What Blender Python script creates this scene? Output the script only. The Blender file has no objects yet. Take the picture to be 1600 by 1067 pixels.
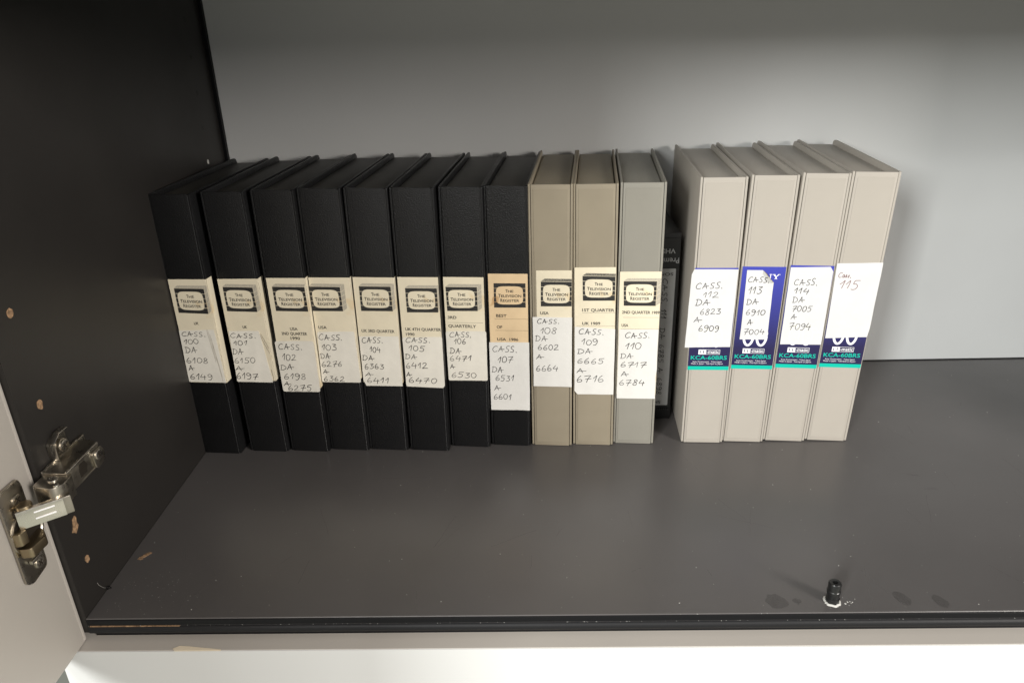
import bpy, bmesh, math, random
from mathutils import Vector, Matrix
random.seed(7)
R = math.radians
scene = bpy.context.scene
COL = scene.collection

# ---------------------------------------------------------------- camera
cam_d = bpy.data.cameras.new('camera')
cam = bpy.data.objects.new('camera', cam_d); COL.objects.link(cam)
scene.camera = cam
yaw, pit, rol = -0.0265, 0.4157, -0.0283
fw = Vector((math.sin(yaw)*math.cos(pit), math.cos(yaw)*math.cos(pit), -math.sin(pit)))
r0 = Vector((math.cos(yaw), -math.sin(yaw), 0)); u0 = r0.cross(fw)
rt = r0*math.cos(rol) + u0*math.sin(rol); up = -r0*math.sin(rol) + u0*math.cos(rol)
cam.matrix_world = Matrix(((rt.x, up.x, -fw.x, .3064), (rt.y, up.y, -fw.y, -.3866), (rt.z, up.z, -fw.z, .3718), (0, 0, 0, 1)))
cam_d.sensor_width = 36; cam_d.lens = 36*1171.08/1600
cam_d.clip_start = .01; cam_d.clip_end = 100

# ---------------------------------------------------------------- world and lamps
world = bpy.data.worlds.new('World'); scene.world = world
world.use_nodes = True
bg = world.node_tree.nodes['Background']
bg.inputs[0].default_value = (1.0, .985, .97, 1); bg.inputs[1].default_value = .44
def area_lamp(name, loc, target, size, power, colour):
    l = bpy.data.lights.new(name, 'AREA'); l.shape = 'RECTANGLE'; l.size, l.size_y = size
    l.energy = power; l.color = colour
    o = bpy.data.objects.new(name, l); COL.objects.link(o)
    o.location = loc; o.rotation_euler = (Vector(target)-Vector(loc)).to_track_quat('-Z', 'Y').to_euler()
    return o
area_lamp('ceiling_lamp_left', (-1.13, -2.45, 1.16), (.5, .2, .1), (.42, .8), 86, (.98, 1.0, .98))
area_lamp('ceiling_lamp_middle', (-.55, -2.35, 1.62), (.5, .2, .1), (.4, .4), 22, (1.0, 1.0, .97))
area_lamp('ceiling_lamp_right', (2.95, -2.2, 1.42), (.3, .2, .1), (.8, 1.5), 138, (1.0, .95, .885))
scene.view_settings.view_transform = 'Standard'; scene.view_settings.look = 'None'
scene.view_settings.exposure = 0; scene.view_settings.gamma = 1
scene.render.resolution_x = 1024; scene.render.resolution_y = 682

# ---------------------------------------------------------------- helpers
def link(o, parent=None):
    COL.objects.link(o)
    if parent is not None: o.parent = parent
    return o
def tag(o, label=None, cat=None, group=None, kind=None):
    if label: o['label'] = label
    if cat: o['category'] = cat
    if group: o['group'] = group
    if kind: o['kind'] = kind
    return o
def empty(name, loc=(0, 0, 0), rot=None):
    o = bpy.data.objects.new(name, None); o.empty_display_size = .02
    link(o); o.location = loc
    if rot is not None: o.rotation_euler = rot
    return o
def obj(name, bm, mats, parent=None, smooth=False):
    me = bpy.data.meshes.new(name); bm.to_mesh(me); bm.free()
    if not isinstance(mats, (list, tuple)): mats = [mats]
    for m in mats: me.materials.append(m)
    if smooth:
        for p in me.polygons: p.use_smooth = True
        try: me.set_sharp_from_angle(angle=R(35))
        except Exception: pass
    return link(bpy.data.objects.new(name, me), parent)
def box(bm, x0, x1, y0, y1, z0, z1, bev=0, seg=2, M=None, mi=0):
    r = bmesh.ops.create_cube(bm, size=1)
    vs = r['verts']
    for v in vs: v.co = Vector((x0+(v.co.x+.5)*(x1-x0), y0+(v.co.y+.5)*(y1-y0), z0+(v.co.z+.5)*(z1-z0)))
    fs = set(f for v in vs for f in v.link_faces)
    if bev:
        es = list(set(e for v in vs for e in v.link_edges))
        q = bmesh.ops.bevel(bm, geom=es, offset=bev, segments=seg, affect='EDGES', profile=.6)
        fs = set(q['faces']) | set(f for f in fs if f.is_valid)
    vv = set(v for f in fs if f.is_valid for v in f.verts)
    if M is not None:
        for v in vv: v.co = M @ v.co
    for f in fs:
        if f.is_valid: f.material_index = mi
    return vv
def prism(bm, pts, axis, a, b, bev=0, mi=0, M=None):
    """outline pts (2-D) in the plane across `axis`, extruded from a to b"""
    def P(p, t):
        return {'x': (t, p[0], p[1]), 'y': (p[0], t, p[1]), 'z': (p[0], p[1], t)}[axis]
    A = [bm.verts.new(P(p, a)) for p in pts]; B = [bm.verts.new(P(p, b)) for p in pts]
    n = len(pts); fs = []
    fs.append(bm.faces.new(A)); fs.append(bm.faces.new(list(reversed(B))))
    for i in range(n): fs.append(bm.faces.new((A[i], B[i], B[(i+1) % n], A[(i+1) % n])))
    bmesh.ops.recalc_face_normals(bm, faces=fs)
    if bev:
        es = set(e for f in fs[:2] for e in f.edges)
        q = bmesh.ops.bevel(bm, geom=list(es), offset=bev, segments=2, affect='EDGES', profile=.6)
        fs = list(set(q['faces']) | set(f for f in fs if f.is_valid))
    for f in fs:
        if f.is_valid: f.material_index = mi
    if M is not None:
        for v in set(v for f in fs if f.is_valid for v in f.verts): v.co = M @ v.co
def cyl(bm, c, axis, r, h0, h1, n=24, bev=0, mi=0, r2=None):
    pts = [(math.cos(2*math.pi*i/n), math.sin(2*math.pi*i/n)) for i in range(n)]
    k = {'x': (1, 2, 0), 'y': (0, 2, 1), 'z': (0, 1, 2)}[axis]
    prism(bm, [(c[k[0]]+r*p[0], c[k[1]]+r*p[1]) for p in pts], axis, c[k[2]]+h0, c[k[2]]+h1, bev, mi)
def round_poly(pts, rad, seg=4):
    out = []; n = len(pts)
    for i in range(n):
        p0, p, p1 = Vector(pts[i-1]), Vector(pts[i]), Vector(pts[(i+1) % n])
        r = rad[i] if isinstance(rad, (list, tuple)) else rad
        a, b = (p0-p), (p1-p)
        r = min(r, a.length*.45, b.length*.45)
        if r <= 1e-9: out.append(tuple(p)); continue
        A, B = p+a.normalized()*r, p+b.normalized()*r
        for j in range(seg+1):
            t = j/seg; q = (1-t)**2*A + 2*t*(1-t)*p + t*t*B; out.append((q.x, q.y))
    return out

# ---------------------------------------------------------------- materials
def mat(name, col, rough=.5, metal=0, spec=.5, var=0, vscale=40, grain=0, gscale=900, rvar=0, stretch=None, spots=None, vary=0):
    m = bpy.data.materials.new(name); m.use_nodes = True
    nt = m.node_tree; b = nt.nodes['Principled BSDF']
    b.inputs['Base Color'].default_value = (*col, 1); b.inputs['Roughness'].default_value = rough
    b.inputs['Metallic'].default_value = metal; b.inputs['Specular IOR Level'].default_value = spec
    tc = nt.nodes.new('ShaderNodeTexCoord'); src = tc.outputs['Object']
    if stretch:
        mp = nt.nodes.new('ShaderNodeMapping'); mp.inputs['Scale'].default_value = stretch
        nt.links.new(src, mp.inputs['Vector']); src = mp.outputs[0]
    def noise(scale, detail=4, rough_=.55):
        n = nt.nodes.new('ShaderNodeTexNoise'); n.inputs['Scale'].default_value = scale
        n.inputs['Detail'].default_value = detail; n.inputs['Roughness'].default_value = rough_
        nt.links.new(src, n.inputs['Vector']); return n
    cur = None
    if var:
        n = noise(vscale); mx = nt.nodes.new('ShaderNodeMix'); mx.data_type = 'RGBA'
        rp = nt.nodes.new('ShaderNodeMapRange'); rp.inputs[1].default_value = .3; rp.inputs[2].default_value = .7
        nt.links.new(n.outputs['Fac'], rp.inputs[0]); nt.links.new(rp.outputs[0], mx.inputs['Factor'])
        mx.inputs['A'].default_value = (*[c*(1-var) for c in col], 1); mx.inputs['B'].default_value = (*[min(1, c*(1+var)) for c in col], 1)
        nt.links.new(mx.outputs['Result'], b.inputs['Base Color']); cur = mx.outputs['Result']
    if spots:
        sc, thr, scol = spots
        n = noise(sc, 2); rp = nt.nodes.new('ShaderNodeMapRange'); rp.inputs[1].default_value = thr; rp.inputs[2].default_value = thr+.04
        nt.links.new(n.outputs['Fac'], rp.inputs[0])
        mx = nt.nodes.new('ShaderNodeMix'); mx.data_type = 'RGBA'; nt.links.new(rp.outputs[0], mx.inputs['Factor'])
        if cur: nt.links.new(cur, mx.inputs['A'])
        else: mx.inputs['A'].default_value = (*col, 1)
        mx.inputs['B'].default_value = (*scol, 1); nt.links.new(mx.outputs['Result'], b.inputs['Base Color'])
    if vary:
        oi = nt.nodes.new('ShaderNodeObjectInfo'); mr = nt.nodes.new('ShaderNodeMapRange')
        mr.inputs[3].default_value = 1-vary; mr.inputs[4].default_value = 1+vary
        nt.links.new(oi.outputs['Random'], mr.inputs[0])
        vm = nt.nodes.new('ShaderNodeVectorMath'); vm.operation = 'SCALE'
        if b.inputs['Base Color'].is_linked: nt.links.new(b.inputs['Base Color'].links[0].from_socket, vm.inputs[0])
        else: vm.inputs[0].default_value = col
        nt.links.new(mr.outputs[0], vm.inputs['Scale']); nt.links.new(vm.outputs[0], b.inputs['Base Color'])
    if rvar:
        n = noise(vscale*1.7, 5); rp = nt.nodes.new('ShaderNodeMapRange')
        rp.inputs[1].default_value = .3; rp.inputs[2].default_value = .7
        rp.inputs[3].default_value = rough-rvar; rp.inputs[4].default_value = rough+rvar
        nt.links.new(n.outputs['Fac'], rp.inputs[0]); nt.links.new(rp.outputs[0], b.inputs['Roughness'])
    if grain:
        n = noise(gscale, 3); bp = nt.nodes.new('ShaderNodeBump'); bp.inputs['Strength'].default_value = grain
        bp.inputs['Distance'].default_value = .0004
        nt.links.new(n.outputs['Fac'], bp.inputs['Height']); nt.links.new(bp.outputs[0], b.inputs['Normal'])
    return m
M_black = mat('black grained plastic', (.0080, .0080, .0085), .38, spec=.36, spots=(520, .73, (.045, .045, .043)), vary=.3, grain=1.0, gscale=850, rvar=.06, vscale=30)
M_gloss = mat('glossy black edge', (.02, .02, .021), .2, spec=.7)
M_hair = mat('grey hair', (.25, .24, .22), .6)
M_blacktop = mat('dusty black plastic', (.029, .027, .023), .5, spec=.4, vary=.15, grain=.3, gscale=1000, var=.2, vscale=60)
M_tan = mat('tan plastic', (.27, .232, .17), .5, spec=.35, var=.07, vscale=22, grain=.12, gscale=1600, spots=(260, .76, (.16, .13, .09)))
M_sage = mat('grey green plastic', (.245, .232, .198), .5, spec=.35, var=.04, vscale=22, grain=.3, gscale=1300)
M_beige = mat('light beige plastic', (.37, .338, .295), .5, spec=.35, spots=(150, .78, (.2, .18, .15)), var=.04, vscale=14, grain=.1, gscale=1500)
M_label = mat('cream label paper', (.73, .655, .50), .75, spec=.15, vary=.035, spots=(38, .60, (.70, .58, .39)), var=.05, vscale=45, grain=.2, gscale=350)
M_label2 = mat('orange tinted label paper', (.70, .53, .33), .75, spec=.15, var=.08, spots=(60, .66, (.52, .34, .18)), vscale=40, grain=.2, gscale=350)
M_stickc = mat('cream sticker paper', (.765, .73, .65), .7, spec=.2, vary=.03, var=.05, vscale=60, grain=.45, gscale=160)
M_stickw = mat('white sticker paper', (.60, .595, .59), .65, spec=.2, var=.02, vscale=60, grain=.45, gscale=160)
M_stickm = mat('off white sticker paper', (.70, .685, .65), .65, spec=.2, vary=.02, var=.03, vscale=60, grain=.45, gscale=160)
M_yellow = mat('yellowed adhesive paper', (.72, .62, .33), .6)
M_ghost = mat('numerals showing through paper', (.665, .655, .605), .65)
M_ink = mat('pen ink', (.022, .019, .02), .5)
M_inkr = mat('red brown pen ink', (.15, .05, .05), .5)
M_print = mat('black print', (.02, .019, .018), .55, spots=(1500, .66, (.10, .09, .07)))
M_gprint = mat('grey halftone print', (.37, .335, .27), .7, spots=(2600, .5, (.55, .5, .4)))
M_dprint = mat('dark halftone print', (.06, .055, .045), .7, spots=(2600, .52, (.32, .29, .23)))
M_crease = mat('painted crease shade', (.30, .26, .20), .8)
M_white = mat('white print', (.85, .85, .86), .45)
M_teal = mat('turquoise print', (.0, .44, .33), .4)
M_pin = mat('black nylon', (.012, .012, .012), .3, grain=.2, gscale=500)
M_chip = mat('bare chipboard', (.27, .165, .09), .9, var=.5, vscale=500, grain=.9, gscale=700)
M_shelf = mat('dark grey laminate', (.083, .077, .075), .34, spec=.65, var=.10, vscale=5, grain=.10, gscale=700, rvar=.07)
M_side = mat('black brown laminate', (.020, .018, .0165), .42, spec=.3, var=.12, vscale=6, grain=.08, gscale=700, rvar=.05)
M_back = mat('pale grey laminate', (.635, .638, .628), .42, spec=.4, var=.045, vscale=4, grain=.05, gscale=300, rvar=.05)
M_door = mat('warm grey laminate', (.44, .405, .365), .38, spec=.45, var=.03, vscale=6, grain=.06, gscale=500, rvar=.05)
M_wdoor = mat('white laminate', (.58, .58, .57), .3, spec=.5, var=.015, vscale=8)
M_edge = mat('pale edge', (.55, .52, .47), .5)
M_cream = mat('torn laminate core', (.72, .62, .47), .8, grain=.5, gscale=900)
M_gasket = mat('black rubber', (.009, .009, .010), .5, spec=.3, grain=.15, gscale=400)
M_void = mat('black band and groove shade', (.005, .005, .006), .5, spec=.2)
M_dust = mat('dust', (.50, .49, .46), .9)
M_scratch = mat('hairline scratch', (.16, .15, .14), .5)
M_scratch.node_tree.nodes['Principled BSDF'].inputs['Alpha'].default_value = .5
M_mark = mat('dark smudge', (.030, .028, .027), .5)
M_nickel = mat('nickel plated steel', (.74, .70, .63), .24, metal=1, grain=.1, gscale=260, rvar=.08, vscale=120)
M_nickeld = mat('dull nickel', (.42, .385, .33), .32, metal=1, grain=.12, gscale=260, rvar=.08, vscale=120)
M_brass = mat('yellowed zinc', (.36, .29, .19), .34, metal=1)
M_dark = mat('dark hollow shade', (.02, .016, .012), .35)  # flat dark colour stands for the shade in cup, slots and holes
M_vhs = mat('black cassette shell', (.010, .010, .010), .4, grain=.25, gscale=900)
M_vlab = mat('grey cassette label', (.36, .36, .355), .6, var=.05, vscale=90)
M_vtxt = mat('silver print', (.36, .36, .36), .4)
M_floor = mat('grey green floor', (.28, .29, .25), .6, var=.1, vscale=3)
def navy():
    m = mat('blue to navy print', (.03, .03, .12), .32, spec=.5)
    nt = m.node_tree; b = nt.nodes['Principled BSDF']
    tc = nt.nodes.new('ShaderNodeTexCoord'); s = nt.nodes.new('ShaderNodeSeparateXYZ'); nt.links.new(tc.outputs['Object'], s.inputs[0])
    mr = nt.nodes.new('ShaderNodeMapRange'); mr.inputs[1].default_value = .095; mr.inputs[2].default_value = .170
    nt.links.new(s.outputs['Z'], mr.inputs[0])
    cr = nt.nodes.new('ShaderNodeValToRGB'); nt.links.new(mr.outputs[0], cr.inputs[0])
    cr.color_ramp.elements[0].color = (.020, .017, .065, 1); cr.color_ramp.elements[1].color = (.045, .055, .36, 1)
    nt.links.new(cr.outputs[0], b.inputs['Base Color'])
    return m
M_navy = navy()

# ---------------------------------------------------------------- writing
class Flat:
    """flat print: polygons in (x, z) millimetres at a height in front of the spine"""
    def __init__(s): s.v = []; s.f = []; s.m = []
    def poly(s, pts, y, mi=0):
        k = len(s.v); s.v += [(p[0]/1000, y/1000, p[1]/1000) for p in pts]
        s.f.append(tuple(range(k, k+len(pts)))); s.m.append(mi)
    def tris(s, verts, faces, y, mi=0):
        k = len(s.v); s.v += [(p[0]/1000, y/1000, p[1]/1000) for p in verts]
        s.f += [tuple(k+i for i in f) for f in faces]; s.m += [mi]*len(faces)
    def build(s, name, mats, parent):
        me = bpy.data.meshes.new(name); me.from_pydata(s.v, [], s.f)
        for m in mats: me.materials.append(m)
        for p, i in zip(me.polygons, s.m): p.material_index = i
        bm = bmesh.new(); bm.from_mesh(me)
        for f in bm.faces:
            f.normal_update()
            if f.normal.y > 0: f.normal_flip()
        bm.to_mesh(me); bm.free()
        return link(bpy.data.objects.new(name, me), parent)
_cache = {}
def type_shape(t, bold=0):
    if (t, bold) in _cache: return _cache[(t, bold)]
    c = bpy.data.curves.new('type', 'FONT'); c.body = t; c.size = 1; c.offset = bold; c.resolution_u = 3
    c.dimensions = '2D'; c.fill_mode = 'BOTH'
    o = bpy.data.objects.new('type', c); COL.objects.link(o)
    dg = bpy.context.evaluated_depsgraph_get(); dg.update()
    me = o.evaluated_get(dg).to_mesh()
    vs = [(v.co.x, v.co.y) for v in me.vertices]; fs = [tuple(p.vertices) for p in me.polygons]
    o.evaluated_get(dg).to_mesh_clear()
    bpy.data.objects.remove(o); bpy.data.curves.remove(c)
    x0 = min(v[0] for v in vs); x1 = max(v[0] for v in vs)
    vs = [((v[0]-x0)/(x1-x0), v[1]/.695) for v in vs]       # x 0..1, y in cap heights
    _cache[(t, bold)] = (vs, fs); return vs, fs
def typeset(F, t, x, z, w, h, y, mi=0, bold=0, slope=0, flip=False):
    vs, fs = type_shape(t, bold)
    if flip: F.tris([(x+w-v[0]*w, z+h-v[1]*h) for v in vs], fs, y, mi)
    else: F.tris([(x+v[0]*w, z+v[1]*h+v[0]*w*slope) for v in vs], fs, y, mi)
G = {   # pen strokes of one hand: width, strokes
 'C': (.72, [[(.72, .86), (.5, 1), (.22, .85), (.04, .5), (.08, .18), (.32, 0), (.72, .12)]]),
 'A': (.85, [[(.0, 0), (.2, .5), (.36, 1), (.46, .5), (.6, 0)], [(.08, .38), (.45, .42), (.9, .46)]]),
 'S': (.6, [[(.62, .92), (.4, 1), (.16, .84), (.2, .6), (.45, .42), (.5, .15), (.28, 0), (.0, .06)]]),
 'D': (.75, [[(.14, .95), (.13, .5), (.1, .02)], [(-.04, .93), (.3, .97), (.66, .72), (.7, .35), (.4, .04), (-.02, .03)]]),
 '0': (.56, [[(.34, 1), (.1, .85), (.02, .45), (.12, .08), (.34, 0), (.53, .3), (.54, .7), (.34, 1)]]),
 '1': (.34, [[(.0, .5), (.16, .75), (.32, 1), (.28, .5), (.22, 0)]]),
 '2': (.62, [[(.06, .74), (.2, .97), (.42, .95), (.48, .72), (.3, .36), (.02, .03), (.3, .04), (.66, .02)]]),
 '3': (.55, [[(.06, .96), (.5, .95), (.3, .72), (.24, .58), (.48, .46), (.5, .16), (.26, 0), (.0, .08)]]),
 '4': (.62, [[(.26, 1), (.14, .7), (.02, .38), (.3, .38), (.64, .42)], [(.5, .72), (.46, .3), (.42, -.14)]]),
 '5': (.6, [[(.66, 1), (.4, .97), (.2, .95), (.14, .6), (.36, .6), (.52, .38), (.42, .08), (.2, 0), (.02, .06)]]),
 '6': (.54, [[(.4, 1), (.18, .72), (.04, .32), (.14, .03), (.38, .04), (.5, .24), (.36, .44), (.1, .3)]]),
 '7': (.62, [[(.0, .88), (.3, .94), (.58, .98), (.38, .55), (.22, -.12)], [(.08, .4), (.36, .46), (.68, .5)]]),
 '8': (.54, [[(.5, .84), (.3, 1), (.12, .84), (.2, .6), (.42, .38), (.42, .08), (.2, 0), (.04, .18), (.2, .46), (.42, .68), (.5, .84)]]),
 '9': (.54, [[(.5, .8), (.3, 1), (.06, .84), (.1, .58), (.36, .52), (.5, .8), (.5, .4), (.3, -.04), (.04, -.06)]]),
 '.': (.24, [[(.08, .12), (.16, .0), (.14, -.06)]]), ',': (.2, [[(.12, .08), (.06, -.2)]]),
 'a': (.45, [[(.4, .5), (.15, .5), (.05, .15), (.25, .0), (.4, .4), (.42, .0), (.5, .05)]]),
 's': (.36, [[(.0, .05), (.25, .5), (.3, .2), (.12, .0), (.36, .06)]]),
 ' ': (.5, []),
}
def smooth_line(p, n=5):
    if len(p) < 3: return [Vector(q) for q in p]
    P = [Vector(q) for q in p]; P = [P[0]*2-P[1]] + P + [P[-1]*2-P[-2]]; out = []
    for i in range(1, len(P)-2):
        for j in range(n):
            t = j/n
            out.append(.5*((2*P[i]) + (P[i+1]-P[i-1])*t + (2*P[i-1]-5*P[i]+4*P[i+1]-P[i+2])*t*t + (3*P[i]-P[i-1]-3*P[i+1]+P[i+2])*t**3))
    out.append(P[-2]); return out
def ribbon(F, pts, y, wd, mi=0):
    n = len(pts); A = []; B = []
    for i, p in enumerate(pts):
        d = (pts[min(i+1, n-1)]-pts[max(i-1, 0)])
        if d.length < 1e-9: d = Vector((1, 0))
        d.normalize(); k = Vector((-d.y, d.x))*wd*.5*(1 if 0 < i < n-1 else .7)
        A.append(p+k); B.append(p-k)
    vs = [tuple(q) for q in A+B]
    F.tris(vs, [(i, i+1, n+i+1, n+i) for i in range(n-1)], y, mi)
def handwrite(F, t, x, z, w, h, y, pen=.42, mi=0, rnd=random, vertical=False, slope=0):
    adv = []; cx = 0
    for ch in t: adv.append(cx); cx += G[ch][0]+.16
    tot = max(cx-.16, .3); k = w/tot; lay = 0
    for ch, a in zip(t, adv):
        dz = rnd.uniform(-.06, .06); sl = rnd.uniform(.0, .12); sc = rnd.uniform(.92, 1.08)
        for s in G[ch][1]:
            pts = []
            for px, pz in s:
                px += rnd.uniform(-.02, .02); pz += rnd.uniform(-.02, .02)
                u, v = (a+px+sl*pz)*k, (pz*sc+dz)*h
                pts.append((x+v, z-u) if vertical else (x+u, z+v+u*slope))
            ribbon(F, smooth_line(pts), y-lay, pen*rnd.uniform(.85, 1.15), mi); lay = (lay+.006) % .05

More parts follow.
